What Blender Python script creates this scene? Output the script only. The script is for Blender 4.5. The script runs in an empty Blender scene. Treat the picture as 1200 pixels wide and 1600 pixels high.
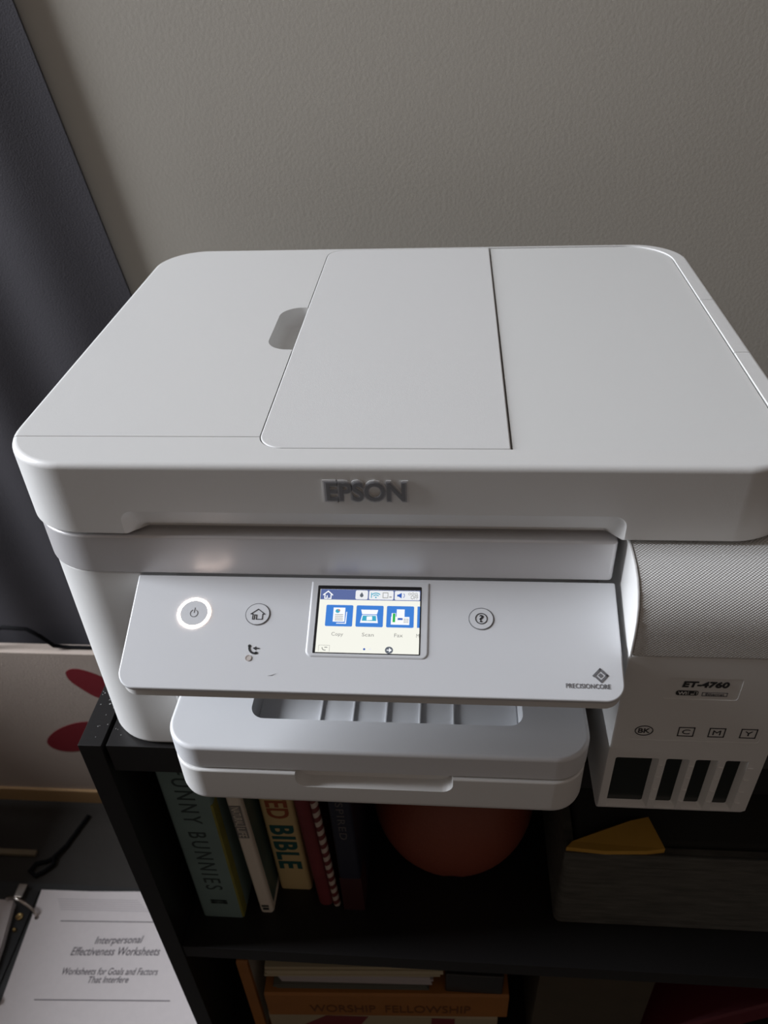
import bpy, bmesh, math, random
from mathutils import Vector, Matrix
random.seed(7)
scene = bpy.context.scene
COL = scene.collection

# ------------------------------------------------------------------ camera
cam_d = bpy.data.cameras.new('camera'); cam = bpy.data.objects.new('camera', cam_d); COL.objects.link(cam)
RT = Vector((0.99683, 0.06963, -0.03852)); DN = Vector((0.01071, -0.59703, -0.80215)); FW = Vector((-0.07885, 0.79919, -0.59588))
m = Matrix.Identity(4)
for i in range(3):
    m[i][0] = RT[i]; m[i][1] = -DN[i]; m[i][2] = -FW[i]
m.translation = (0.2117, -0.2914, 0.1921)
cam.matrix_world = m
cam_d.sensor_fit = 'VERTICAL'; cam_d.sensor_height = 36.0; cam_d.sensor_width = 27.0
cam_d.lens = 36.0 * 1239.0 / 1600.0
cam_d.clip_start = 0.01
cam_d.dof.use_dof = True; cam_d.dof.focus_distance = 0.42; cam_d.dof.aperture_fstop = 15.0
scene.camera = cam

# ------------------------------------------------------------------ world and daylight
w = bpy.data.worlds.new('world'); scene.world = w; w.use_nodes = True
bg = w.node_tree.nodes['Background']
bg.inputs[0].default_value = (1.0, 0.82, 0.71, 1); bg.inputs[1].default_value = 0.125

def area(name, loc, direction, sx, sy, energy, col):
    d = bpy.data.lights.new(name, 'AREA'); d.shape = 'RECTANGLE'; d.size = sx; d.size_y = sy
    d.energy = energy; d.color = col
    o = bpy.data.objects.new(name, d); COL.objects.link(o); o.location = loc
    o.rotation_euler = Vector(direction).to_track_quat('-Z', 'Y').to_euler()
    return o
# daylight coming in through the window of the left wall
area('window_left_offscreen', (-2.23, 0.04, 0.96), (1, 0, -0.30), 0.60, 1.62, 117.0, (0.90, 0.935, 1.0))

scene.view_settings.view_transform = 'Standard'; scene.view_settings.look = 'None'
scene.view_settings.exposure = 0.0; scene.view_settings.gamma = 1.0
scene.view_settings.use_curve_mapping = False

# ------------------------------------------------------------------ materials
def srgb(r, g, b):
    f = lambda c: (c / 12.92 if c <= .04045 else ((c + .055) / 1.055) ** 2.4)
    return (f(r / 255), f(g / 255), f(b / 255), 1)
MATS = {}
def mat(name, col, rough=.5, metal=0., bump=0., bscale=400., emit=None, estr=1., var=0., vscale=30., spec=None, stretch=None):
    if name in MATS: return MATS[name]
    mt = bpy.data.materials.new(name); mt.use_nodes = True; nt = mt.node_tree
    b = nt.nodes['Principled BSDF']; col = tuple(col[:3]) + (1,)
    b.inputs['Base Color'].default_value = col; b.inputs['Roughness'].default_value = rough; b.inputs['Metallic'].default_value = metal
    if spec is not None: b.inputs['Specular IOR Level'].default_value = spec
    tc = nt.nodes.new('ShaderNodeTexCoord'); src = tc.outputs['Object']
    if stretch:
        mp = nt.nodes.new('ShaderNodeMapping'); mp.inputs['Scale'].default_value = stretch
        nt.links.new(src, mp.inputs[0]); src = mp.outputs[0]
    if bump:
        n = nt.nodes.new('ShaderNodeTexNoise'); n.inputs['Scale'].default_value = bscale; n.inputs['Detail'].default_value = 3
        nt.links.new(src, n.inputs['Vector'])
        bp = nt.nodes.new('ShaderNodeBump'); bp.inputs['Strength'].default_value = bump; bp.inputs['Distance'].default_value = .001
        nt.links.new(n.outputs[0], bp.inputs['Height']); nt.links.new(bp.outputs[0], b.inputs['Normal'])
    if var:
        n = nt.nodes.new('ShaderNodeTexNoise'); n.inputs['Scale'].default_value = vscale; n.inputs['Detail'].default_value = 4
        nt.links.new(src, n.inputs['Vector'])
        mx = nt.nodes.new('ShaderNodeMix'); mx.data_type = 'RGBA'
        mx.inputs['A'].default_value = tuple(c * (1 - var) for c in col[:3]) + (1,); mx.inputs['B'].default_value = tuple(min(1, c * (1 + var)) for c in col[:3]) + (1,)
        nt.links.new(n.outputs[0], mx.inputs['Factor']); nt.links.new(mx.outputs['Result'], b.inputs['Base Color'])
    if emit:
        b.inputs['Emission Color'].default_value = tuple(emit[:3]) + (1,); b.inputs['Emission Strength'].default_value = estr
    MATS[name] = mt
    return mt
def scr(name, r, g, b, s=1.0):
    c = srgb(r, g, b); return mat(name, (0.01, 0.01, 0.01), .35, emit=c, estr=s, spec=.2)

white = mat('white_plastic', (.76, .76, .75), .42, bump=.05, bscale=1500)
white_tex = mat('textured_white_plastic', (.75, .75, .745), .5, bump=.12, bscale=2200)
gloss = mat('satin_silver_plastic', (.68, .67, .68), .33, metal=.28)
panelm = mat('panel_plastic', (.72, .735, .76), .42, bump=.03, bscale=1500)
greyint = mat('inner_grey_plastic', (.45, .45, .45), .6)
black = mat('black_plastic', (.02, .02, .022), .3)
ink = mat('ink_window', (.012, .017, .015), .22)
printd = mat('dark_print', (.03, .03, .033), .5)
printg = mat('grey_print', (.16, .16, .17), .5)
wood = mat('black_brown_board', (.013, .012, .012), .38, bump=.1, bscale=60, spec=.35, stretch=(1, 6, 1))
steel = mat('ring_steel', (.55, .50, .45), .22, metal=1.)
brass = mat('brass_rivet', (.62, .45, .2), .25, metal=1.)
paper = mat('white_paper', (.72, .67, .67), .8, var=.04, vscale=120)

def dotted(name, col, k, strength):
    mt = bpy.data.materials.new(name); mt.use_nodes = True; nt = mt.node_tree; b = nt.nodes['Principled BSDF']
    b.inputs['Base Color'].default_value = col + (1,); b.inputs['Roughness'].default_value = .42
    tc = nt.nodes.new('ShaderNodeTexCoord'); sp = nt.nodes.new('ShaderNodeSeparateXYZ'); nt.links.new(tc.outputs['Object'], sp.inputs[0])
    def M(op, a, b_=None, v=None):
        n = nt.nodes.new('ShaderNodeMath'); n.operation = op; nt.links.new(a, n.inputs[0])
        if b_ is not None: nt.links.new(b_, n.inputs[1])
        if v is not None: n.inputs[1].default_value = v
        return n.outputs[0]
    s = M('ADD', sp.outputs['Y'], sp.outputs['Z'])
    a = M('SINE', M('MULTIPLY', sp.outputs['X'], v=k)); c = M('SINE', M('MULTIPLY', s, v=k))
    h = M('MULTIPLY', a, c)
    bp = nt.nodes.new('ShaderNodeBump'); bp.inputs['Strength'].default_value = strength; bp.inputs['Distance'].default_value = .0006
    nt.links.new(h, bp.inputs['Height']); nt.links.new(bp.outputs[0], b.inputs['Normal'])
    return mt
dots = dotted('dotted_white_plastic', (.70, .70, .685), 3600., .42)
hatch = dotted('fine_hatched_plastic', (.76, .765, .755), 5200., .07)

# ------------------------------------------------------------------ mesh helpers
ORIG = {}
def finish(me, angle=38, smooth=True):
    if smooth:
        for p in me.polygons: p.use_smooth = True
        me.set_sharp_from_angle(angle=math.radians(angle))
def obj(name, verts, faces, mt, parent=None, smooth=True, wn=True, angle=38):
    """one mesh object; vertices in world space, stored relative to the base of its thing"""
    if parent is not None: o0 = ORIG[parent.name]
    else:
        xs = [v[0] for v in verts]; ys = [v[1] for v in verts]; zs = [v[2] for v in verts]
        o0 = Vector(((min(xs) + max(xs)) / 2, (min(ys) + max(ys)) / 2, min(zs)))
    me = bpy.data.meshes.new(name); me.from_pydata([Vector(v) - o0 for v in verts], [], faces); me.validate(); me.update()
    bm = bmesh.new(); bm.from_mesh(me); bmesh.ops.recalc_face_normals(bm, faces=bm.faces); bm.to_mesh(me); bm.free()
    me.materials.append(mt); finish(me, angle, smooth)
    o = bpy.data.objects.new(name, me); COL.objects.link(o)
    if parent is not None: o.parent = parent
    else: o.location = o0
    ORIG[o.name] = o0
    if smooth and wn:
        md = o.modifiers.new('weighted', 'WEIGHTED_NORMAL'); md.keep_sharp = True
    return o
def thing(name, loc, label, cat, group=None):
    o = bpy.data.objects.new(name, None); o.empty_display_size = .02; COL.objects.link(o); o.location = loc; ORIG[o.name] = Vector(loc)
    return tag(o, label, cat, group)
def tag(o, label, cat, group=None):
    o['label'] = label; o['category'] = cat
    if group: o['group'] = group
    return o
def structure(o): o['kind'] = 'structure'; return o

IDM = lambda x, y, z: (x, y, z)
FRONT = lambda x, y, z: (x, -z, y)            # outline in x/z, depth towards the viewer
def rring(x0, x1, y0, y1, r, seg=10):
    """rounded rectangle, radii front-left, front-right, back-right, back-left"""
    if not isinstance(r, (tuple, list)): r = (r,) * 4
    out = []
    for (cx, cy, sx, sy, a0, q) in ((x0, y0, 1, 1, 180, r[0]), (x1, y0, -1, 1, 270, r[1]), (x1, y1, -1, -1, 0, r[2]), (x0, y1, 1, -1, 90, r[3])):
        q = max(q, 1e-5)
        for k in range(seg + 1):
            a = math.radians(a0 + 90 * k / seg); out.append((cx + sx * q + q * math.cos(a), cy + sy * q + q * math.sin(a)))
    return out
def loft(rings, close=True):
    n = len(rings[0]); V = [p for r in rings for p in r]; F = []
    for i in range(len(rings) - 1):
        for k in range(n):
            F.append((i * n + k, i * n + (k + 1) % n, (i + 1) * n + (k + 1) % n, (i + 1) * n + k))
    if close: F.append(tuple(range(n))[::-1]); F.append(tuple((len(rings) - 1) * n + k for k in range(n)))
    return V, F
def slab_vf(x0, x1, y0, y1, r, z0, z1, bt=.001, bb=.0005, mp=IDM, seg=10, bs=3):
    prof = []
    for k in range(bs + 1):
        a = math.pi / 2 * k / bs; prof.append((bb * (1 - math.sin(a)), z0 + bb * (1 - math.cos(a))))
    for k in range(bs + 1):
        a = math.pi / 2 * k / bs; prof.append((bt * (1 - math.cos(a)), z1 - bt * (1 - math.sin(a))))
    if not isinstance(r, (tuple, list)): r = (r,) * 4
    R = []
    for i, z in prof:
        R.append([mp(x, y, z) for x, y in rring(x0 + i, x1 - i, y0 + i, y1 - i, [max(q - i, 1e-5) for q in r], seg)])
    return loft(R)
def slab(name, x0, x1, y0, y1, r, z0, z1, mt, parent=None, bt=.001, bb=.0005, mp=IDM, seg=10, bs=3, **k):
    V, F = slab_vf(x0, x1, y0, y1, r, z0, z1, bt, bb, mp, seg, bs)
    return obj(name, V, F, mt, parent, **k)
def box_vf(x0, x1, y0, y1, z0, z1):
    V = [(x, y, z) for z in (z0, z1) for y in (y0, y1) for x in (x0, x1)]
    return V, [(0, 2, 3, 1), (4, 5, 7, 6), (0, 1, 5, 4), (1, 3, 7, 5), (3, 2, 6, 7), (2, 0, 4, 6)]
def box(name, x0, x1, y0, y1, z0, z1, mt, parent=None, bev=0., xf=None):
    V, F = box_vf(x0, x1, y0, y1, z0, z1)
    if bev:
        bm = bmesh.new(); vs = [bm.verts.new(v) for v in V]; [bm.faces.new([vs[i] for i in f]) for f in F]
        bmesh.ops.recalc_face_normals(bm, faces=bm.faces)
        bmesh.ops.bevel(bm, geom=bm.edges[:], offset=bev, segments=2, affect='EDGES', profile=.6)
        bm.verts.index_update(); V = [tuple(v.co) for v in bm.verts]; F = [tuple(v.index for v in f.verts) for f in bm.faces]; bm.free()
    if xf: V = [tuple(xf @ Vector(v)) for v in V]
    return obj(name, V, F, mt, parent, smooth=bool(bev), angle=50)
def extrude_x(name, prof, x0, x1, mt, parent=None, bev=.001):
    """a y/z profile swept along x with eased edges"""
    bm = bmesh.new(); n = len(prof)
    A = [bm.verts.new((x0, y, z)) for y, z in prof]; B = [bm.verts.new((x1, y, z)) for y, z in prof]
    bm.faces.new(A); bm.faces.new(B[::-1])
    for i in range(n): bm.faces.new((A[i], A[(i + 1) % n], B[(i + 1) % n], B[i]))
    bmesh.ops.recalc_face_normals(bm, faces=bm.faces); bm.normal_update()
    if bev:
        ed = [e for e in bm.edges if e.calc_face_angle(0) > math.radians(40)]
        bmesh.ops.bevel(bm, geom=ed, offset=bev, segments=2, affect='EDGES', profile=.6)
    bm.verts.index_update(); V = [tuple(v.co) for v in bm.verts]; F = [tuple(v.index for v in f.verts) for f in bm.faces]; bm.free()
    return obj(name, V, F, mt, parent)
def tube(name, pts, r, mt, parent=None, n=8):
    P = [Vector(p) for p in pts]; R = []
    up = Vector((0, 0, 1))
    for i, p in enumerate(P):
        t = (P[min(i + 1, len(P) - 1)] - P[max(i - 1, 0)]).normalized()
        a = t.cross(up); a = a.normalized() if a.length > 1e-3 else t.cross(Vector((0, 1, 0))).normalized()
        b = t.cross(a).normalized()
        R.append([tuple(p + r * (math.cos(2 * math.pi * k / n) * a + math.sin(2 * math.pi * k / n) * b)) for k in range(n)])
    V, F = loft(R); return obj(name, V, F, mt, parent, wn=False, angle=60)
def cut(o, cutters):
    """carve the cutter solids (world-space verts/faces) out of o"""
    o0 = ORIG[o.name]; saved = [md for md in o.modifiers]
    for md in saved: o.modifiers.remove(md)
    for V, F in cutters:
        me = bpy.data.meshes.new('cutter'); me.from_pydata([Vector(v) - o0 for v in V], [], F)
        bm = bmesh.new(); bm.from_mesh(me); bmesh.ops.recalc_face_normals(bm, faces=bm.faces); bm.to_mesh(me); bm.free()
        c = bpy.data.objects.new('cutter', me); COL.objects.link(c)
        c.matrix_world = o.matrix_world if o.parent is None else Matrix.Translation(o0)
        par = o.parent; o.parent = None; o.location = o0; c.location = o0; c.parent = None
        md = o.modifiers.new('b', 'BOOLEAN'); md.operation = 'DIFFERENCE'; md.solver = 'EXACT'; md.object = c
        bpy.context.view_layer.update(); dg = bpy.context.evaluated_depsgraph_get()
        new = bpy.data.meshes.new_from_object(o.evaluated_get(dg)); o.modifiers.remove(md)
        new.name = o.name; o.data = new; bpy.data.objects.remove(c); bpy.data.meshes.remove(me)
        if par is not None: o.parent = par; o.location = (0, 0, 0)
    finish(o.data, 35)
    md = o.modifiers.new('weighted', 'WEIGHTED_NORMAL'); md.keep_sharp = True
    return o
def flat(name, polys, fn, t, mt, parent):
    """thin printed or inlaid shapes: 2-D polygons (may be several) mapped by fn(a, b, height) and given thickness t"""
    V = []; F = []
    for P in polys:
        n = len(P); s = len(V); V += [fn(a, b, 0) for a, b in P]; V += [fn(a, b, t) for a, b in P]
        F.append(tuple(s + n + k for k in range(n)))
        for k in range(n): F.append((s + k, s + (k + 1) % n, s + n + (k + 1) % n, s + n + k))
    return obj(name, V, F, mt, parent, smooth=False)
def ellipse(cx, cy, rx, ry, n=28): return [(cx + rx * math.cos(2 * math.pi * k / n), cy + ry * math.sin(2 * math.pi * k / n)) for k in range(n)]
def rect(x0, y0, x1, y1): return [(x0, y0), (x1, y0), (x1, y1), (x0, y1)]
def rrect(x0, y0, x1, y1, r): return rring(x0, x1, y0, y1, r, 4)
def stroke(pts, wd):
    out = []
    for (a, b), (c, d) in zip(pts[:-1], pts[1:]):
        L = math.hypot(c - a, d - b); ex, ey = (c - a) / L * wd / 2, (d - b) / L * wd / 2
        out.append([(a - ex - ey, b - ey + ex), (c + ex - ey, d + ey + ex), (c + ex + ey, d + ey - ex), (a - ex + ey, b - ey - ex)])
    return out
def ringpoly(cx, cy, rx, ry, wd, a0=0, a1=360, n=32):
    out = []
    for k in range(n):
        p, q = math.radians(a0 + (a1 - a0) * k / n), math.radians(a0 + (a1 - a0) * (k + 1) / n)
        out.append([(cx + rx * math.cos(p), cy + ry * math.sin(p)), (cx + rx * math.cos(q), cy + ry * math.sin(q)),
                    (cx + (rx - wd) * math.cos(q), cy + (ry - wd) * math.sin(q)), (cx + (rx - wd) * math.cos(p), cy + (ry - wd) * math.sin(p))])
    return out
def lettering(name, body, x0, x1, y0, y1, fn, mt, parent, t=.0002, bold=0., shear=0., spacing=1.):
    """text filling the box x0..x1, y0..y1 of the 2-D frame fn"""
    cu = bpy.data.curves.new('t', 'FONT'); cu.body = body; cu.size = 1; cu.offset = bold; cu.shear = shear; cu.space_character = spacing; cu.resolution_u = 4
    cu.extrude = .05
    o = bpy.data.objects.new('t', cu); COL.objects.link(o); bpy.context.view_layer.update()
    me = bpy.data.meshes.new_from_object(o.evaluated_get(bpy.context.evaluated_depsgraph_get()))
    V = [v.co.copy() for v in me.vertices]; F = [tuple(p.vertices) for p in me.polygons]
    bpy.data.objects.remove(o); bpy.data.curves.remove(cu); bpy.data.meshes.remove(me)
    ax = min(v.x for v in V); bx = max(v.x for v in V); ay = min(v.y for v in V); by = max(v.y for v in V)
    W = [fn(x0 + (v.x - ax) / (bx - ax) * (x1 - x0), y0 + (v.y - ay) / (by - ay) * (y1 - y0), t if v.z > 0 else 0.) for v in V]
    o = obj(name, W, F, mt, parent, smooth=False); return o

# ------------------------------------------------------------------ the room
ZF = -.89
wallm = mat('painted_wall', (.47, .44, .385), .75, bump=.13, bscale=330)
structure(box('wall_back', -2.2, 2.6, .447, .55, ZF, 2.0, wallm))
floorm = mat('dark_floor', (.022, .018, .014), .6, var=.5, vscale=9, bump=.3, bscale=90)
structure(box('floor', -2.3, 2.6, -2.6, .55, ZF - .05, ZF, floorm))
wl = box('wall_left', -2.3, -2.2, -2.6, .55, ZF, 2.0, wallm); structure(wl)
cut(wl, [box_vf(-2.5, -2.0, -.29, .37, .11, 1.81)])
win = thing('window_1', (-2.2, .04, .11), 'white window in the left wall', 'window'); structure(win)
for a in ((-.29, -.265, .11, 1.81), (.345, .37, .11, 1.81), (-.265, .345, .11, .135), (-.265, .345, 1.785, 1.81)):
    box('window_frame', -2.22, -2.19, a[0], a[1], a[2], a[3], white, win)

# low cabinet added beyond the left edge of view to shade floor and canvas
lc = thing('added_shade_cabinet', (-.88, .08, ZF), 'added dark wooden low cabinet, out of view, shading the floor in front of the curtain', 'cabinet')
cabw = mat('cabinet_wood', (.03, .024, .02), .5, bump=.1, bscale=60)
box('shade_cabinet_body', -1.10, -.66, -.28, .37, ZF + .04, -.44, cabw, lc, .002)
for y0, y1 in ((-.27, .04), (.05, .36)):
    dr = box('door', -.66, -.648, y0, y1, ZF + .05, -.46, cabw, lc, .002)
    box('handle', -.648, -.634, (y1 - .05 if y0 < 0 else y0 + .04), (y1 - .04 if y0 < 0 else y0 + .05), -.66, -.58, steel, dr, .001)
for x in (-1.08, -.70):
    for y in (-.26, .32): box('leg', x, x + .03, y, y + .03, ZF, ZF + .04, cabw, lc)

# ------------------------------------------------------------------ bookcase
ZT = -.207
bc = thing('bookcase', (.39, .19, ZF), 'black-brown wooden bookcase carrying the printer on its dusty top', 'bookcase')
box('side_panel', -.0137, .0012, 0, .385, ZF, ZT, wood, bc, .0006)
box('side_panel', .785, .80, 0, .385, ZF, ZT, wood, bc, .0006)
box('top_board', .0042, .785, .0004, .385, -.232, ZT, wood, bc, .0006)
box('shelf_board', .0012, .785, .001, .375, -.485, -.468, wood, bc, .0006)
box('shelf_board', .0012, .785, .001, .375, -.717, -.70, wood, bc, .0006)
box('bottom_board', .0012, .785, .001, .375, -.885, -.868, wood, bc, .0006)
box('back_panel', .0012, .785, .376, .384, ZF, -.222, wood, bc)
V = []; F = []
for k in range(60):     # dust on the left end of the top
    x = random.uniform(-.013, .012); y = random.uniform(.002, .09); s = random.choice((.00025, .0003, .0004, .0006))
    if .0012 < x < .0045: continue
    n = len(V); V += [(x - s, y - s, ZT), (x + s, y - s * .6, ZT), (x + s * .5, y + s, ZT), (x, y, ZT + .0003)]; F += [(n, n + 1, n + 3), (n + 1, n + 2, n + 3), (n + 2, n, n + 3)]
d = obj('dust', V, F, mat('dust_specks', (.5, .5, .5), .9), bc, smooth=False); d['kind'] = 'stuff'

# ------------------------------------------------------------------ printer
pr = thing('printer', (.1875, .146, ZT), 'white ink tank printer with tilted touch-screen panel on the dark bookcase', 'printer')
lid = slab('scanner_lid', 0, .375, 0, .293, .034, -.0403, 0, white, pr, bt=.0032, bb=.0012, seg=16, bs=5)
cut(lid, [
    slab_vf(.1232, .3648, .0142, .2887, (.012, .02, .03, .013), -.004, .01, .0001, .0002),
    slab_vf(.1075, .1330, .1195, .1805, (.013, .004, .004, .013), -.010, .01, .0001, .006, bs=5),
    box_vf(-.01, .128, .0243, .0248, -.0010, .01),
    box_vf(.3640, .40, .1867, .1872, -.0012, .01), box_vf(.3640, .40, .1130, .1135, -.0012, .01),
])
nr = []
for y, x0, x1, zt, rr in ((-.02, .0553, .2945, -.0265, .006), (.0, .0568, .2932, -.0265, .006), (.0028, .0600, .2905, -.0274, .005), (.0050, .0630, .2885, -.0368, .004), (.0080, .0660, .2865, -.0390, .003)):
    nr.append([(x, y, z) for x, z in rring(x0, x1, -.08, zt, (.001, .001, rr, rr), 8)])
cut(lid, [loft(nr)])
slab('document_flap', .1237, .2403, .0147, .2882, (.0118, .0006, .0006, .0125), -.0038, .0002, white_tex, pr, bt=.0007, seg=12)
slab('output_flap', .2410, .3641, .0147, .2882, (.0006, .0195, .0295, .0006), -.0038, -.0006, hatch, pr, bt=.0005, seg=12)
LF = lambda a, b, t: (a, -.0002 - t, b)
logo_out = mat('logo_outline', (.7, .7, .7), .35)
silver = mat('silver_logo', (.20, .205, .22), .38)
plate = mat('logo_plate', (.40, .41, .44), .35)
lettering('logo_outline', 'EPSON', .1558, .1944, -.0195, -.0071, LF, logo_out, lid, t=.0005, bold=.065, spacing=.97)
lettering('logo_plate', 'EPSON', .1564, .1938, -.0190, -.0077, LF, plate, lid, t=.0007, bold=.052, spacing=.97)
lettering('brand_lettering', 'EPSON', .1573, .1930, -.0183, -.0083, LF, silver, lid, t=.0009, bold=.018, spacing=.985)
box('inner_frame', .02, .36, .0095, .28, -.0440, -.0385, greyint, pr)
slab('scanner_body', .0010, .2915, .0012, .286, (.034, .0025, .002, .03), -.0660, -.0424, gloss, pr, bt=.0014, bb=.0010, seg=14)
slab('left_housing', .0013, .0577, .0026, .284, (.034, .0012, .001, .03), ZT, -.0672, white, pr, bt=.0012, bb=.004, seg=14)
slab('rear_body', .0575, .2957, .07, .284, .001, ZT, -.0668, greyint, pr)
box('paper_exit', .0577, .2955, .045, .07, -.146, -.0675, greyint, pr)

# --- control panel
P0 = Vector((.057, .001, -.0668)); PS = Vector((0, -.0475, -.0217)).normalized(); PN = Vector((0, -.41553, .90958))
def PP(u, v, h=0.): return tuple(P0 + Vector((u / 1000, 0, 0)) + PS * (v / 1000) + PN * h)
PM = lambda x, y, z: PP(x * 1000, -y * 1000, z)
cp = slab('control_panel', .0002, .2358, -.0582, 0, (.0085, .0085, .001, .001), -.0032, 0, panelm, pr, bt=.0009, bb=.0004, mp=PM, seg=10)
LO = [PM(x, y, -.0036) for x, y in rring(.0008, .2352, -.0579, -.003, (.0085, .0085, .001, .001), 10)]
LI = [PM(x, y, -.0030) for x, y in rring(.0013, .2347, -.0574, -.003, (.0085, .0085, .001, .001), 10)]
V, F = loft([[(x, y + .0006, z - .0048) for x, y, z in LI], [(x, y, z - .0036) for x, y, z in LO], [(x, y, z - .0004) for x, y, z in LO], LI])
obj('under_lip', V, F, white, cp)
slab('screen_bezel', .0885, .1472, -.0412, -.0018, (.0035, .0035, .001, .001), -.001, .0005, panelm, cp, bt=.0014, mp=PM, bs=4)
PF = lambda a, b, t: PP(a, -b, .0001 + t)       # b counted upwards (minus v)
# power button
ringm = mat('glowing_ring', (.9, .85, .8), .4, emit=(1.0, .80, .70), estr=7.0)
flat('power_ring', ringpoly(32.1, -20.2, 8.2, 7.8, 1.3, n=48), PF, .00025, ringm, cp)
flat('power_button', [ellipse(32.1, -20.2, 6.85, 6.45, 40)], PF, .0003, panelm, cp)
flat('power_symbol', ringpoly(32.1, -20.4, 2.0, 2.0, .3, 115, 425, 26) + stroke([(32.1, -20.0), (32.25, -17.6)], .32), lambda a, b, t: PP(a, -b, .0004 + t), .0001, printg, cp)
def keyring(u, v, r):
    flat('button_edge', ringpoly(u, -v, r, r * .93, .28, n=44), PF, .00012, printg, cp)
    flat('button', [ellipse(u, -v, r - .45, (r - .45) * .93, 40)], PF, .0003, panelm, cp)
keyring(63.7, 20.1, 6.1)
HB = lambda a, b, t: PP(a, -b, .00045 + t)
hx, hy = 63.8, -20.3
flat('home_symbol', stroke([(hx - 3.4, hy + .2), (hx, hy + 2.7), (hx + 3.4, hy + .2), (hx + 2.4, hy + .2), (hx + 2.4, hy - 2.5), (hx - .5, hy - 2.5), (hx - .5, hy - .3), (hx - 1.5, hy - .3), (hx - 1.5, hy - 2.5), (hx - 2.4, hy - 2.5), (hx - 2.4, hy + .2), (hx - 3.4, hy + .2)], .36), HB, .0001, printd, cp)
keyring(171.6, 20.05, 6.0)
flat('help_symbol', ringpoly(171.6, -20.05, 2.9, 2.8, .38, n=32), HB, .0001, printd, cp)
lettering('question_mark', '?', 170.6, 172.7, -21.9, -18.2, HB, printd, cp, t=.0001, bold=.02)
# call icon, indicator, scratch
flat('call_symbol', ringpoly(64.6, -36.9, 3.4, 3.4, .95, 165, 290, 14) + [ellipse(61.7, -36.2, .75, .7, 12), ellipse(65.3, -39.6, .8, .65, 12), [(63.4, -37.3), (65.0, -36.4), (65.0, -37.1), (66.6, -37.1), (66.6, -37.6), (65.0, -37.6), (65.0, -38.3)]], PF, .0001, printd, cp)
flat('indicator_edge', ringpoly(61.9, -42.2, 1.55, 1.5, .4, n=24), PF, .0002, mat('indicator_rim', (.5, .45, .42), .4), cp)
flat('indicator_light', [ellipse(61.9, -42.2, 1.15, 1.1, 20)], PF, .0001, mat('indicator_lens', (.6, .55, .52), .3), cp)
flat('scratch', [[(72.0, -50.5), (74.2, -50.1), (76.1, -49.2), (74.2, -50.35)]], PF, .00005, printg, cp)
# emblem and lettering
lx, ly, q = 225.1, -46.2, 3.7
dia = lambda a, b: (lx + a * .95, ly + b * .95)
tri = [stroke([dia(-3.1, -.2), dia(0, 3.0), dia(3.1, 0), dia(.2, -2.95)], 1.05), stroke([dia(-.25, -2.6), dia(-1.9, -1.0)], .9), stroke([dia(-1.55, .05), dia(-.1, 1.3)], .5)]
flat('emblem', tri[0] + tri[1] + [[dia(-1.15, 0), dia(0, 1.2), dia(1.25, 0), dia(0, -1.25)]], PF, .0001, printg, cp)
lettering('panel_lettering', 'PRECISION', 209.3, 222.0, -52.35, -50.2, PF, printg, cp, t=.0001, spacing=1.05)
lettering('panel_lettering', 'CORE', 222.4, 229.1, -52.35, -50.2, PF, printg, cp, t=.0001, bold=.012)

# --- touch screen
SH = .0006
def SF(lvl): return lambda a, b, t: PP(a, -b, SH + lvl * .00012 + t)
ts = slab('touch_screen', .0921, .1430, -.0391, -.0044,   .0006, .0000, .00062, black, pr, bt=.0002, mp=PM)
scrw = scr('screen_white', 246, 246, 236); scrb = scr('screen_blue', 62, 128, 214); scrbar = scr('screen_bar', 92, 108, 160); scrfg = scr('screen_icon_white', 250, 252, 255)
scrgrey = scr('screen_grey', 150, 150, 146); scrdk = scr('screen_dark_grey', 96, 102, 112); scrtab = scr('screen_tab', 236, 238, 242); scrgreen = scr('screen_green', 40, 180, 80); scrteal = scr('screen_teal', 60, 170, 200); scrred = scr('screen_orange', 232, 110, 70); scrblue2 = scr('screen_deep_blue', 48, 92, 180)
flat('display_area', [rect(93.5, -38.6, 142.4, -6.4)], SF(0), .0001, scrw, ts)
flat('status_bar', [rect(93.7, -11.9, 142.4, -6.5)], SF(1), .0001, scrbar, ts)
for a in (110.9, 117.5, 130.0):
    flat('status_tab', [rrect(a, -11.6, {110.9: 116.9, 117.5: 129.4, 130.0: 142.2}[a], -6.9, .7)], SF(2), .0001, scrtab, ts)
x, y = 97.4, -9.6
flat('home_icon', stroke([(x - 2.2, y + .1), (x, y + 2.0), (x + 2.2, y + .1)], .55) + stroke([(x - 1.5, y), (x - 1.5, y - 1.8), (x - .4, y - 1.8), (x - .4, y - .5)], .5) + stroke([(x + .4, y - 1.8), (x + 1.5, y - 1.8), (x + 1.5, y)], .5), SF(2), .0001, scrfg, ts)
flat('ink_drop_icon', [[(113.9, -7.9), (114.8, -9.4), (114.6, -10.2), (113.9, -10.6), (113.2, -10.2), (113.0, -9.4)]], SF(3), .0001, scrdk, ts)
flat('wireless_icon', ringpoly(120.9, -11.0, 3.0, 3.0, .45, 45, 135, 8) + ringpoly(120.9, -11.0, 2.0, 2.0, .45, 45, 135, 8) + [rect(118.5, -10.8, 118.9, -8.0), ellipse(120.9, -10.5, .4, .4, 8)], SF(3), .0001, scrteal, ts)
flat('frame_icon', stroke([(124.3, -8.0), (124.3, -10.6), (126.7, -10.6), (126.7, -8.0), (124.3, -8.0)], .3) + [rect(127.4, -10.4, 128.6, -9.9)], SF(3), .0001, scrgrey, ts)
flat('speaker_icon', [rect(131.2, -9.8, 132.2, -8.8), [(132.0, -9.9), (133.4, -10.7), (133.4, -7.9), (132.0, -8.7)]] + ringpoly(133.4, -9.3, 1.5, 1.5, .3, -50, 50, 8), SF(3), .0001, scrblue2, ts)
lettering('quiet_off_text', 'OFF', 137.8, 141.4, -11.1, -9.1, SF(3), scrgrey, ts, t=.0001)
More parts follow.
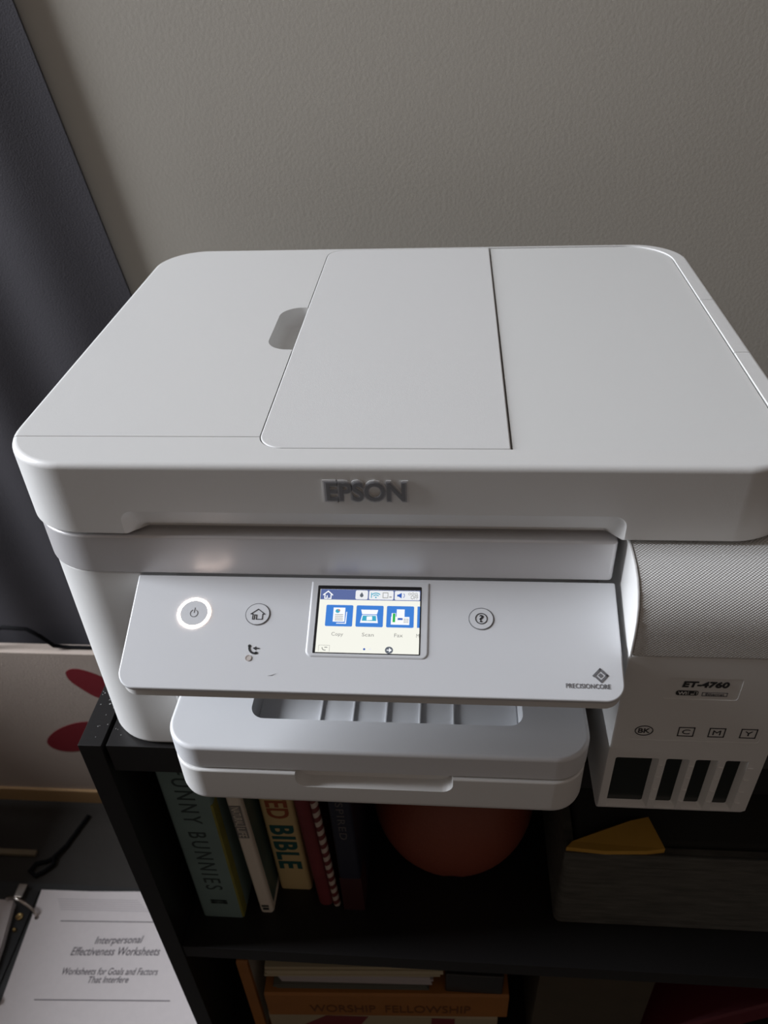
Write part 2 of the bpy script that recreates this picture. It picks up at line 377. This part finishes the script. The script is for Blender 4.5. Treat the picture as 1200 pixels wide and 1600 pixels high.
flat('quiet_icon', ringpoly(137.2, -8.4, .7, .6, .2, n=12) + ringpoly(138.8, -8.3, .7, .6, .2, n=12) + ringpoly(140.4, -8.4, .7, .6, .2, n=12), SF(3), .0001, scrgrey, ts)
TX = (97.1, 111.8, 126.5)
for a in TX: flat('menu_tile', [rrect(a, -25.6, a + 13.1, -14.7, .6)], SF(1), .0001, scrb, ts)
flat('menu_tile', [rrect(141.2, -25.5, 142.4, -14.7, .1)], SF(1), .0001, scrb, ts)
a = TX[0]
flat('copy_icon', [[(a + 5.4, -23.9), (a + 9.6, -23.9), (a + 9.9, -18.2), (a + 10.3, -18.2), (a + 10.1, -24.3), (a + 5.4, -24.3)], rect(a + 3.6, -23.3, a + 9.3, -16.1)], SF(2), .0001, scrfg, ts)
flat('copy_chart', [ellipse(a + 5.7, -17.9, 1.1, 1.0, 12)], SF(3), .0001, scrteal, ts)
flat('copy_chart', [[(a + 5.8, -17.8), (a + 7.0, -17.7), (a + 6.4, -16.9)]], SF(4), .0001, scrred, ts)
flat('copy_lines', [rect(a + 4.5, -19.9 - .9 * k, a + 8.5, -19.6 - .9 * k) for k in range(4)], SF(3), .0001, scrgrey, ts)
a = TX[1]
flat('scan_icon', [[(a + 2.3, -16.9), (a + 10.6, -16.9), (a + 10.0, -19.2), (a + 2.9, -19.2)], [(a + 2.9, -19.6), (a + 10.0, -19.6), (a + 10.7, -23.6), (a + 2.1, -23.6)]], SF(2), .0001, scrfg, ts)
flat('scan_glass', [[(a + 3.3, -20.0), (a + 9.6, -20.0), (a + 9.9, -22.6), (a + 2.9, -22.6)]], SF(3), .0001, scrteal, ts)
flat('scan_photo', [[(a + 5.2, -20.5), (a + 7.8, -20.3), (a + 7.9, -22.2), (a + 5.2, -22.4)]], SF(4), .0001, scrfg, ts)
a = TX[2]
flat('fax_icon', [rect(a + 2.2, -24.2, a + 11.0, -20.2), rect(a + 4.8, -20.5, a + 8.6, -16.4), rect(a + 2.4, -20.6, a + 4.4, -18.4)], SF(2), .0001, scrfg, ts)
flat('fax_handset', [rect(a + 3.0, -23.0, a + 4.2, -18.6)], SF(3), .0001, scrgreen, ts)
flat('fax_display', [rect(a + 5.4, -21.8, a + 7.8, -20.9)], SF(3), .0001, scrblue2, ts)
flat('fax_keys', [rect(a + 8.4 + .8 * i, -21.6 - .8 * j, a + 8.9 + .8 * i, -21.2 - .8 * j) for i in range(3) for j in range(3)], SF(3), .0001, scrgrey, ts)
for body, x0, x1 in (('Copy', 100.6, 106.2), ('Scan', 115.2, 120.8), ('Fax', 130.6, 134.6), ('M', 141.0, 142.4)):
    lettering('menu_text', body, x0, x1, -30.9 if body == 'Copy' else -30.4, -28.6, SF(1), scrgrey, ts, t=.0001)
flat('call_button', stroke([(95.0, -38.2), (95.0, -35.2), (100.2, -35.2), (100.2, -38.2)], .12) + ringpoly(98.0, -36.4, 1.5, 1.4, .4, 170, 290, 8) + [rect(97.8, -36.4, 99.2, -36.0)], SF(1), .0001, scrgrey, ts)
flat('page_dot', [ellipse(116.7, -36.7, .55, .5, 12)], SF(1), .0001, scrblue2, ts)
flat('page_dot', [ellipse(119.4, -36.7, .5, .45, 12)], SF(1), .0001, scrtab, ts)
flat('arrow_button', [ellipse(128.4, -36.9, 1.9, 1.75, 24)], SF(1), .0001, scrdk, ts)
flat('arrow_symbol', [rect(127.3, -37.1, 128.7, -36.7), [(128.4, -35.8), (129.7, -36.9), (128.4, -38.0)]], SF(2), .0001, scrfg, ts)

# --- output tray and paper cassette
tray = slab('output_tray', .0645, .2868, -.0428, .10, (.019, .019, .001, .001), -.1633, -.147, panelm, pr, bt=.0022, bb=.0006, seg=12, bs=4)
cut(tray, [slab_vf(.1072, .2530, -.0225, .13, (.008, .008, .001, .001), -.1605, -.13, .0001, .005, bs=4)])
exm = panelm
slab('extension_tray', .1090, .2512, -.0195, .098, (.007, .007, .001, .001), -.1610, -.1585, exm, pr, bt=.0008)
for x in (.1435, .1616, .1798, .1983, .2166):
    box('rib', x - .0005, x + .0005, -.0170, .095, -.1602, -.1570, exm, tray, .0003)
cas = slab('paper_cassette', .0656, .2858, -.0442, .10, (.018, .018, .001, .001), -.1925, -.1642, white, pr, bt=.0013, bb=.006, seg=12, bs=4)
hr = []
for y, i in ((-.06, 0), (-.0442, 0), (-.0375, .0012)):
    hr.append([(x, y, z) for x, z in rring(.1335 + i, .2164 - i, -.1752 + i, -.15, (.006, .006, .001, .001), 8)])
cut(cas, [loft(hr)])

# --- ink tank
cover_prof = [(.284, -.0424), (.004, -.0422), (-.006, -.0424), (-.0135, -.0432), (-.0200, -.0452), (-.0255, -.0488), (-.0295, -.0540), (-.0318, -.0605), (-.0326, -.0680), (-.0326, -.0818), (.284, -.0818)]
tc_ = extrude_x('tank_cover', cover_prof, .2972, .3745, dots, pr, .0008)
extrude_x('tank_cover_rim', [(y - (.0005 if y < .2 else 0), z + (.0004 if z > -.06 else 0)) for y, z in cover_prof], .2957, .2970, white, tc_, .0005)
hx0, hx1, hy = .2957, .3747, -.0320
house = extrude_x('tank_housing', [(.284, -.0824), (hy, -.0824), (hy + .0004, -.2010), (hy + .003, -.2062), (hy + .006, ZT), (.284, ZT)], hx0, hx1, white, pr, .0014)
WX = ((.3004, .3196), (.3260, .3349), (.3407, .3493), (.3556, .3642))
cuts = []
for a, b in WX:
    rg = []
    for y, i0, i1, j in ((hy - .01, -.0004, .0026, .0022), (hy - .0001, -.0004, .0026, .0022), (hy + .0045, 0, 0, 0)):
        rg.append([(x, y, z) for x, z in rring(a + i0, b + i1, -.1990 - j, -.1575, .0012, 4)])
    cuts.append(loft(rg))
cuts.append(slab_vf(.3160, .3505, -.1112, -.0962, .0015, -hy - .0004, -hy + .01, .0001, .0001, mp=FRONT, seg=5))
cuts.append(slab_vf(.3045, .3675, -.1425, -.1310, .0015, -hy - .0003, -hy + .01, .0001, .0001, mp=FRONT, seg=5))
cut(house, cuts)
for a, b in WX:
    slab('ink_window', a - .001, b + .001, -.2000, -.1565, .001, -hy - .0062, -hy - .0040, ink, pr, bt=.0002, mp=FRONT)
TF = lambda a, b, t: (a, hy + .0003 - t, b)
for (a, b), gap in zip(WX, (.0022, .0022, .0022, .0026)):
    for z in (-.1632, -.1732, -.1838, -.1935):
        box('level_mark', b + .0030, b + .0030 + gap, hy - .0002, hy + .001, z - .00025, z + .00025, white, house)
lettering('model_lettering', 'ET-4760', .3233, .3446, -.1026, -.0985, TF, printd, house, t=.0003, bold=.03, shear=.12)
flat('wireless_badge', [rring(.3212, .3267, -.1084, -.1051, (.0013, .0001, .0001, .0013), 4)], TF, .00015, printd, house)
flat('badge_outline', stroke([(.3267, -.1053), (.3308, -.1053), (.3314, -.1058), (.3314, -.1077), (.3308, -.1082), (.3267, -.1082)], .0003), TF, .00015, printd, house)
lettering('badge_lettering', 'Wi', .3221, .3262, -.1078, -.1057, TF, white, house, t=.0003, bold=.02)
lettering('badge_lettering', 'Fi', .3272, .3307, -.1078, -.1057, TF, printd, house, t=.0003, bold=.02)
flat('network_badge', stroke([(.3335, -.1062), (.3450, -.1062), (.3450, -.1085), (.3335, -.1085), (.3335, -.1062)], .0003), TF, .00015, printg, house)
lettering('badge_lettering', 'Ethernet', .3350, .3436, -.1081, -.1066, TF, printg, house, t=.0002)
flat('colour_mark', ringpoly(.3108, -.1355, .0045, .0038, .00045, n=36), TF, .0002, printd, house)
lettering('colour_lettering', 'BK', .3080, .3137, -.1372, -.1338, TF, printd, house, t=.0002, bold=.012)
for ch, xc in (('C', .3312), ('M', .3460), ('Y', .3612)):
    x0, x1, z0, z1 = xc - .0037, xc + .0037, -.1387, -.1322
    flat('colour_mark', stroke([(x0, z0), (x1, z0), (x1, z1), (x0, z1), (x0, z0)], .0005), TF, .0002, printd, house)
    lettering('colour_lettering', ch, xc - .0019, xc + .0019, -.1372, -.1338, TF, printd, house, t=.0002, bold=0.)

# ------------------------------------------------------------------ books on the upper shelf
SZ = -.468
def book(name, label, x0, x1, yf, depth, h, cover, lean=0., z0=SZ, rot=0., group='books standing on the upper shelf', pages=None, rnd=.003):
    """standing book: rounded spine towards the viewer, two boards, page block"""
    t = thing(name, ((x0 + x1) / 2, yf + depth / 2, z0), label, 'book', group)
    t.rotation_euler = (0, lean, rot)
    V = []; F = []
    w_ = x1 - x0; bt = min(.0025, w_ * .18); r = min(rnd, w_ * .45)
    outer = [(x0, yf + depth)] + [(x0 + r - r * math.sin(a), yf + r - r * math.cos(a)) for a in [math.pi / 2 * (1 - k / 4) for k in range(5)]] + [(x1 - r + r * math.sin(a), yf + r - r * math.cos(a)) for a in [math.pi / 2 * k / 4 for k in range(5)]] + [(x1, yf + depth)]
    inner = [(x1 - bt, yf + depth), (x1 - bt, yf + bt + .001), (x0 + bt, yf + bt + .001), (x0 + bt, yf + depth)]
    P = outer + inner; n = len(P)
    for z in (z0, z0 + h): V += [(x, y, z) for x, y in P]
    for k in range(n): F.append((k, (k + 1) % n, n + (k + 1) % n, n + k))
    F.append(tuple(range(n))[::-1]); F.append(tuple(range(n, 2 * n)))
    obj('cover', V, F, cover, t)
    box('page_block', x0 + bt, x1 - bt, yf + bt + .001, yf + depth - .004, z0 + .003, z0 + h - .003, pages or paperm, t)
    return t
paperm = mat('page_edges', (.5, .46, .38), .9, bump=.4, bscale=900, stretch=(1, 1, .02))
def spine(xc, yf): return lambda a, b, t: (xc + b, yf - .0001 - t, -a)      # a runs down the spine, b across it
b1 = book('picture_book', 'thick teal-grey book with dark spine lettering beside the bookcase side panel', .0125, .0475, .0265, .17, .209, mat('teal_cover', (.17, .25, .24), .6, var=.25, vscale=25))
S = spine(.0290, .0265)
lettering('spine_lettering', 'FUNNY BUNNIES', .266, .424, -.0060, .0075, S, mat('dark_ink', (.035, .055, .055), .6), b1, bold=0., spacing=1.35)
lettering('publisher_lettering', 'BOOKS', .440, .446, -.006, .008, S, mat('dark_ink2', (.02, .03, .03), .6), b1)
box('spine_band', .0425, .0477, .0268, .036, SZ + .001, SZ + .16, mat('yellow_green', (.22, .21, .04), .6, var=.4, vscale=60), b1, .0005)
b2 = book('paperback_book', 'thin white paperback book with grey title block leaning between teal and cream books', .0600, .0712, .0320, .15, .19, mat('white_cover', (.68, .62, .53), .6), lean=-.030)
S = spine(.0656, .0320)
flat('title_block', [rect(.315, -.0042, .340, .0042), rect(.3415, -.0042, .3565, .0042)], S, .0002, mat('grey_block', (.2, .19, .18), .6), b2)
lettering('title_lettering', 'NATURAL', .3165, .3390, -.0030, .0030, lambda a, b, t: S(a, b, t + .0002), mat('white_cover', (.5, .45, .38)), b2)
lettering('title_lettering', 'LIFE', .3430, .3550, -.0030, .0030, lambda a, b, t: S(a, b, t + .0002), mat('white_cover', (.5, .45, .38)), b2)
flat('publisher_mark', [rect(.456, -.0030, .4585, .0030), rect(.460, -.0025, .4635, .0025)], S, .0002, mat('dark_ink2', (.02, .03, .03)), b2)
box('cover_picture', .0711, .0714, .037, .17, SZ + .008, SZ + .18, mat('dark_teal_picture', (.06, .10, .09), .5, var=.6, vscale=30), b2)
b3 = book('thick_book', 'cream book with teal BIBLE lettering on its spine', .0735, .1005, .0530, .16, .20, mat('cream_cover', (.58, .44, .21), .6), lean=-.022)
S = spine(.0870, .0530)
lettering('spine_lettering', 'BIBLE', .372, .435, -.0095, .0095, S, mat('teal_ink', (.01, .085, .08), .6), b3, bold=.032, spacing=1.12)
lettering('title_lettering', 'TED', .326, .3625, -.0085, .0085, S, mat('orange_ink', (.30, .07, .025), .6), b3, bold=.02)
b4 = book('red_book', 'dark red book with a red and white striped edge next to the cream book', .1075, .1210, .0405, .16, .19, mat('red_cover', (.16, .025, .03), .6, var=.2, vscale=80), lean=-.045, rnd=.006)
strp = bpy.data.materials.new('striped_edge'); strp.use_nodes = True; nt = strp.node_tree
tc = nt.nodes.new('ShaderNodeTexCoord'); mp_ = nt.nodes.new('ShaderNodeMapping'); mp_.inputs['Rotation'].default_value = (0, math.radians(35), 0)
wv = nt.nodes.new('ShaderNodeTexWave'); wv.bands_direction = 'Z'; wv.inputs['Scale'].default_value = 32; rp = nt.nodes.new('ShaderNodeValToRGB')
rp.color_ramp.interpolation = 'CONSTANT'; rp.color_ramp.elements[0].color = (.15, .03, .03, 1); rp.color_ramp.elements[1].position = .5; rp.color_ramp.elements[1].color = (.52, .44, .38, 1)
nt.links.new(tc.outputs['Object'], mp_.inputs[0]); nt.links.new(mp_.outputs[0], wv.inputs[0]); nt.links.new(wv.outputs[1], rp.inputs[0]); nt.links.new(rp.outputs[0], nt.nodes['Principled BSDF'].inputs['Base Color'])
tube('striped_edge', [(.1236, .0425, SZ + .0005 + k * .0236) for k in range(9)], .0031, strp, b4, 12)
b5 = book('dark_book', 'dark navy and maroon book with pale spine letters next to the red book', .1300, .1475, .0375, .16, .195, mat('navy_cover', (.014, .016, .032), .4), lean=-.015)
S = spine(.1385, .0375)
lettering('spine_lettering', 'INSPIRED', .298, .362, -.0028, .0028, S, mat('grey_ink', (.12, .11, .11), .6), b5, spacing=1.2)
box('maroon_base', .1299, .1476, .0374, .06, SZ + .0005, SZ + .05, mat('maroon_cover', (.045, .012, .014), .45), b5, .0005)

# ball
R = .0675; C = Vector((.2195, .110, SZ + R)); V = []; F = []; nu, nv = 48, 24
for j in range(nv + 1):
    for i in range(nu):
        th = math.pi * j / nv; ph = 2 * math.pi * i / nu
        dv = Vector((math.sin(th) * math.cos(ph), math.sin(th) * math.sin(ph), math.cos(th)))
        g = min(abs(dv.x), abs(dv.y)); rr = R - (.0009 if g < .03 and j not in (0, nv) else 0)
        V.append(tuple(C + dv * rr))
for j in range(nv):
    for i in range(nu): F.append((j * nu + i, j * nu + (i + 1) % nu, (j + 1) * nu + (i + 1) % nu, (j + 1) * nu + i))
tag(obj('ball', V, F, mat('ball_rubber', (.20, .045, .022), .55, bump=.4, bscale=500), wn=False, angle=80), 'dark orange-red ball on the upper shelf below the paper tray', 'ball')

# fabric bin and what lies in it
binm = mat('grey_tweed', (.075, .072, .062), .9, bump=.8, bscale=140, var=.7, vscale=160, stretch=(.25, 1, 1.4))
bn = thing('storage_bin', (.46, .19, SZ), 'grey woven fabric storage bin on the upper shelf', 'bin')
V, F = slab_vf(.302, .615, .036, .35, .006, SZ, -.364, .002, .002, seg=4)
body = obj('bin_body', V, F, binm, bn)
cut(body, [slab_vf(.309, .608, .043, .343, .004, SZ + .006, -.33, .0001, .001, seg=4)])
slab('bin_hem', .3010, .616, .0350, .0370, .0009, -.378, -.363, binm, bn, bt=.0005)
cl = slab('folded_cloth', .311, .606, .045, .30, .01, SZ + .006, -.3655, mat('charcoal_cloth', (.035, .035, .032), .95, bump=.9, bscale=70, stretch=(.3, 1, 1)), bt=.006)
tag(cl, 'charcoal folded cloth filling the grey fabric bin', 'cloth')
yl = [(.3022, .0371), (.3070, .0420), (.3280, .0515), (.3520, .0590), (.3655, .0625), (.3735, .0390), (.3600, .0366), (.3300, .0352)]
V = [(x, y, -.3638) for x, y in yl] + [(x, y, -.3585 + (.003 if i in (3, 4) else 0)) for i, (x, y) in enumerate(yl)]; n = len(yl)
F = [tuple(range(n))[::-1], tuple(range(n, 2 * n))] + [(k, (k + 1) % n, n + (k + 1) % n, n + k) for k in range(n)]
tag(obj('envelope', V, F, mat('yellow_paper', (.52, .29, .045), .6, var=.15, vscale=40), smooth=False), 'mustard yellow envelope lying on the rim of the grey bin', 'envelope')

# ------------------------------------------------------------------ pile on the lower shelf
LZ = -.70
def flatbook(name, label, x0, x1, y0, y1, z0, z1, cover, rot=0., group='books piled on the lower shelf', cat='book'):
    t = thing(name, ((x0 + x1) / 2, (y0 + y1) / 2, z0), label, cat, group); t.rotation_euler = (0, 0, rot)
    bt = min(.002, (z1 - z0) * .15)
    prof = [(y1, z0), (y0 + .002, z0), (y0, z0 + .002), (y0, z1 - .002), (y0 + .002, z1), (y1, z1), (y1, z1 - bt), (y0 + .004, z1 - bt), (y0 + .004, z0 + bt), (y1, z0 + bt)]
    V = [(x, y, z) for x in (x0, x1) for y, z in prof]; n = len(prof)
    F = [tuple(range(n)), tuple(range(n, 2 * n))] + [(k, (k + 1) % n, n + (k + 1) % n, n + k) for k in range(n)]
    obj('cover', V, F, cover, t, smooth=False)
    box('page_block', x0 + .003, x1 - .003, y0 + .0041, y1 - .003, z0 + bt, z1 - bt, paperm, t)
    return t
dk = mat('dark_blue_cover', (.02, .022, .03), .5)
flatbook('hardback_book', 'dark blue hardback at the bottom of the lower pile', .050, .262, .022, .19, LZ, LZ + .03, dk)
fb = flatbook('cream_hardback', 'cream hardback with red spine marks under the orange book', .0445, .262, .024, .19, LZ + .03, -.6385, mat('pale_cover', (.34, .28, .18), .6), .03)
FZ = lambda a, b, t: (a, .0239 - t, b)
for rm in ([(.075, -.665), (.13, -.665), (.14, -.641), (.10, -.641)], rect(.20, -.665, .222, -.641)): flat('red_mark', [rm], FZ, .0002, mat('red_print', (.16, .02, .025), .6), fb)
ob = flatbook('orange_book', 'thick orange book with worn lettering under loose papers', .0450, .269, .0235, .20, -.6385, -.593, mat('orange_cover', (.30, .115, .02), .6, var=.2, vscale=25), .045)
lettering('spine_lettering', 'WORSHIP  FELLOWSHIP', .085, .235, -.629, -.614, lambda a, b, t: (a, .0233 - t, b), mat('brown_ink', (.13, .045, .01), .6), ob)
ff = flatbook('orange_folder', 'orange folder standing upright at the end of the lower pile', .030, .040, .022, .20, LZ, -.540, mat('orange_cover', (.30, .115, .02)), 0., group='folders on the lower shelf', cat='folder')
def papers(name, label, x0, x1, y0, y1, z0, z1, col, rot):
    t = thing(name, ((x0 + x1) / 2, (y0 + y1) / 2, z0), label, 'papers', 'papers on the orange book'); t.rotation_euler = (0, 0, rot)
    n = 5; h = (z1 - z0) / n
    for k in range(n):
        j = random.uniform(-.002, .002); box('sheet', x0 + j, x1 + j, y0 + random.uniform(0, .002), y1, z0 + k * h, z0 + (k + 1) * h - .0001, mat(name + '_paper', col, .8), t)
    return t
papers('magazine', 'grey-green magazines lying on the orange book', .056, .196, .026, .19, -.593, -.584, (.10, .10, .08), .04)
papers('paper_stack', 'white loose papers with printed edges on the grey-green magazines', .062, .200, .027, .18, -.584, -.566, (.40, .36, .36), .03)
papers('leaflet_stack', 'cream leaflets on top of the white loose papers', .050, .208, .0255, .17, -.566, -.549, (.42, .36, .24), .05)
dc = slab('disc_case', .2150, .2670, .0300, .165, .002, -.593, -.560, mat('dark_grey_case', (.022, .022, .022), .4), bt=.0015, seg=3)
tag(dc, 'dark grey plastic case lying on the orange book beside the papers', 'case')
bx = thing('cardboard_box', (.345, .15, LZ), 'dark brown cardboard box standing on the lower shelf', 'box')
box('box_body', .2965, .395, .028, .30, LZ, -.530, mat('brown_card', (.055, .042, .025), .8, var=.2, vscale=40), bx, .001)
box('box_flap', .2965, .395, .0275, .16, -.5298, -.5285, mat('brown_card', (.05, .04, .025)), bx)
box('box_flap', .2965, .395, .165, .30, -.5298, -.5285, mat('brown_card', (.05, .04, .025)), bx)
cb = flatbook('crimson_book', 'crimson book leaning at a slant against the olive brown book', -.11, .11, -.065, .065, -.012, .012, mat('crimson_cover', (.10, .006, .014), .5), 0., group='books leaning on the lower shelf')
cb.location = (.4890, .093, -.6165); cb.rotation_euler = (0, math.radians(-42), 0)
ob2 = flatbook('olive_book', 'olive brown book standing upright and propping the crimson book', .578, .612, .05, .22, LZ, -.53, mat('olive_cover', (.06, .05, .025), .6), 0., group='books leaning on the lower shelf')

# ------------------------------------------------------------------ curtain, canvas, cable
curm = mat('charcoal_curtain', (.052, .049, .057), .9, bump=.3, bscale=700, var=.15, vscale=6)
V = []; F = []; nx, nz = 90, 40
for j in range(nz + 1):
    z = -.885 + j / nz * 2.35; e = -.119 - .161 * (z - .03)
    for i in range(nx + 1):
        s = i / nx; x = -1.02 + (e + 1.02) * s
        y = .4390 + .0034 * math.sin(s * 46 + .5 * math.sin(z * 2.2)) * (.6 + .4 * math.sin(s * 9 + 1)) - .0014 * s * math.sin(z * 5 + 1.0)
        V.append((x, y, z))
nn = len(V); V += [(x, y + .0025, z) for x, y, z in V]
for j in range(nz):
    for i in range(nx):
        a = j * (nx + 1) + i; F.append((a, a + 1, a + nx + 2, a + nx + 1)); F.append((nn + a + nx + 1, nn + a + nx + 2, nn + a + 1, nn + a))
for j in range(nz):
    for a in (j * (nx + 1), j * (nx + 1) + nx): F.append((a, a + nx + 1, nn + a + nx + 1, nn + a))
for i in range(nx):
    for a in (i, nz * (nx + 1) + i): F.append((a, a + 1, nn + a + 1, nn + a))
tag(obj('curtain', V, F, curm, wn=False, angle=80), 'dark charcoal curtain hanging against the wall beside the printer', 'curtain')

cv = thing('painting', (-.40, .407, ZF), 'pale canvas with dark red petal shapes leaning below the curtain', 'painting')
canvm = mat('pale_canvas', (.44, .37, .32), .85, bump=.3, bscale=500, var=.08, vscale=8)
box('canvas', -.80, -.075, .398, .4155, ZF + .001, -.5595, canvm, cv, .0008)
pine = mat('pine_wood', (.42, .26, .12), .6, var=.25, vscale=14, stretch=(.3, 1, 3))
box('bottom_rail', -.80, -.075, .3935, .4155, ZF, -.861, pine, cv, .0008)
CVF = lambda a, b, t: (a, .3981 - t, b)
redm = mat('red_paint', (.20, .012, .02), .6)
def smoothpoly(P, it=3):
    for _ in range(it):
        Q = []
        for (a, b), (c, d_) in zip(P, P[1:] + P[:1]): Q += [(a * .75 + c * .25, b * .75 + d_ * .25), (a * .25 + c * .75, b * .25 + d_ * .75)]
        P = Q
    return P
flat('petal', [smoothpoly([(-.2955, -.5968), (-.2885, -.5885), (-.2762, -.5865), (-.2601, -.592), (-.2412, -.604), (-.2200, -.6196), (-.2400, -.6520), (-.2649, -.6447), (-.2824, -.6257), (-.293, -.612)], 2)], CVF, .0004, redm, cv)
flat('petal', [smoothpoly([(-.3670, -.7447), (-.3520, -.7254), (-.3291, -.7085), (-.2973, -.6956), (-.270, -.6999), (-.285, -.7532), (-.3281, -.7676), (-.3510, -.7673), (-.3640, -.7585)], 2)], CVF, .0004, redm, cv)
cabm = mat('black_cable', (.008, .008, .009), .9, spec=.1)
tag(tube('cable', [(-.52, .405, -.5570), (-.44, .400, -.5500), (-.3770, .404, -.5300), (-.3585, .402, -.5170), (-.3258, .402, -.5190), (-.3129, .403, -.5320), (-.300, .405, -.5520), (-.28, .408, -.5570), (-.20, .408, -.5570)], .0026, cabm), 'thin black cable draped over the top edge of the pale canvas', 'cable')

# ------------------------------------------------------------------ ring binder on the floor
rb = thing('ring_binder', (-.27, .15, ZF), 'open ring binder with printed worksheets on the dark floor', 'binder')
PZ = -.872
def poly_slab(name, P, z0, z1, mt, parent):
    n = len(P); V = [(x, y, z0) for x, y in P] + [(x, y, z1) for x, y in P]
    return obj(name, V, [tuple(range(n))[::-1], tuple(range(n, 2 * n))] + [(k, (k + 1) % n, n + (k + 1) % n, n + k) for k in range(n)], mt, parent, smooth=False)
cov = mat('black_binder_cover', (.02, .02, .02), .45)
poly_slab('cover', [(-.352, .262), (-.192, .262), (-.022, .105), (-.022, -.02), (-.352, -.02)], ZF, ZF + .003, cov, rb)
poly_slab('cover', [(-.64, .262), (-.388, .262), (-.388, -.02), (-.64, -.02)], ZF, ZF + .003, cov, rb)
poly_slab('spine', [(-.388, .262), (-.352, .262), (-.352, -.02), (-.388, -.02)], ZF, ZF + .0025, cov, rb)
PGE = [(-.3465, .2453), (-.2750, .2462), (-.2037, .2496), (-.0729, .0918), (-.0240, .0345), (-.0240, -.005), (-.3310, -.005)]
ps = poly_slab('page_stack', PGE, ZF + .003, PZ, paper, rb)
poly_slab('page_stack', [(-.62, .2335), (-.3813, .2300), (-.3705, .1705), (-.3640, .10), (-.3600, -.005), (-.62, -.005)], ZF + .003, PZ - .003, paper, rb)
inkm = mat('page_print', (.10, .085, .10), .8)
inkl = mat('faint_page_print', (.42, .38, .40), .8)
PGF = lambda a, b, t: (a, b, PZ + .0001 + t)
def pageline(x0, y0, x1, y1, wd, mt): flat('ruled_line', stroke([(x0, y0), (x1, y1)], wd), PGF, .0001, mt, ps)
pageline(-.3018, .2042, -.1721, .2091, .0011, inkm); pageline(-.296, .1068, -.125, .1147, .0012, inkm)
def pagetext(body, xa, ya, xb, yb, h):
    ang = math.atan2(yb - ya, xb - xa); L = math.hypot(xb - xa, yb - ya)
    lettering('page_lettering', body, 0, L, 0, h, lambda a, b, t: (xa + a * math.cos(ang) - b * math.sin(ang), ya + a * math.sin(ang) + b * math.cos(ang), PZ + .0001 + t), inkm, ps, t=.0001, shear=.25, bold=.006)
pagetext('Interpersonal', -.2445, .1740, -.1811, .1785, .0125)
pagetext('Effectiveness Worksheets', -.2715, .1612, -.1541, .1672, .0105)
pagetext('Worksheets for Goals and Factors', -.2735, .1375, -.1495, .1435, .0085)
pagetext('That Interfere', -.2360, .1295, -.1844, .1325, .0080)
for k in range(6):
    pageline(-.318 + .002 * k, .2335 - .0028 * k, -.206 + .004 * k, .2370 - .0028 * k, .0006, inkl)
def arch(y, x0=-.3890, x1=-.3380, dy=-.022, top=.024):
    pts = []
    for k in range(13):
        a = math.pi * k / 12; pts.append(((x0 + x1) / 2 - (x1 - x0) / 2 * math.cos(a), y + dy * k / 12, PZ - .005 + (top + .003) * math.sin(a)))
    return pts
tube('ring', arch(.2305), .0021, steel, rb); tube('ring', arch(.120), .0021, steel, rb); tube('ring', arch(.010), .0021, steel, rb)
box('ring_plate', -.3800, -.3560, -.015, .250, ZF + .0025, ZF + .0045, mat('dark_plate', (.05, .05, .05), .3, metal=.8), rb, .0004)
box('ring_lever', -.386, -.373, .236, .256, ZF + .0045, ZF + .012, steel, rb, .002)
for x, y, r in ((-.3680, .2130, .0050), (-.3668, .1950, .0028)):
    V, F = loft([[(x + q * math.cos(2 * math.pi * k / 16), y + q * math.sin(2 * math.pi * k / 16), ZF + .0045 + h) for k in range(16)] for q, h in ((r, 0), (r, .002), (r * .7, .0032), (r * .4, .0025))])
    obj('rivet', V, F, brass, rb)
cut(ps, [loft([[(x, y, z) for x, y in ellipse(-.337, .2072, .0030, .0030, 16)] for z in (ZF + .001, PZ + .01)])])

tag(box('wood_strip', -.62, -.385, .302, .310, ZF, ZF + .006, mat('tan_wood', (.20, .16, .10), .7, var=.2, vscale=20), None, .001), 'narrow tan wooden strip lying on the dark floor', 'strip')
tag(tube('power_cord', [(-.352, .302, ZF + .003), (-.366, .294, ZF + .003), (-.379, .290, ZF + .003), (-.383, .279, ZF + .003), (-.372, .272, ZF + .003), (-.362, .279, ZF + .003), (-.352, .290, ZF + .004), (-.355, .30, ZF + .006), (-.345, .32, ZF + .003), (-.33, .37, ZF + .003)], .003, cabm), 'looped black cord on the dark floor above the binder', 'cord')
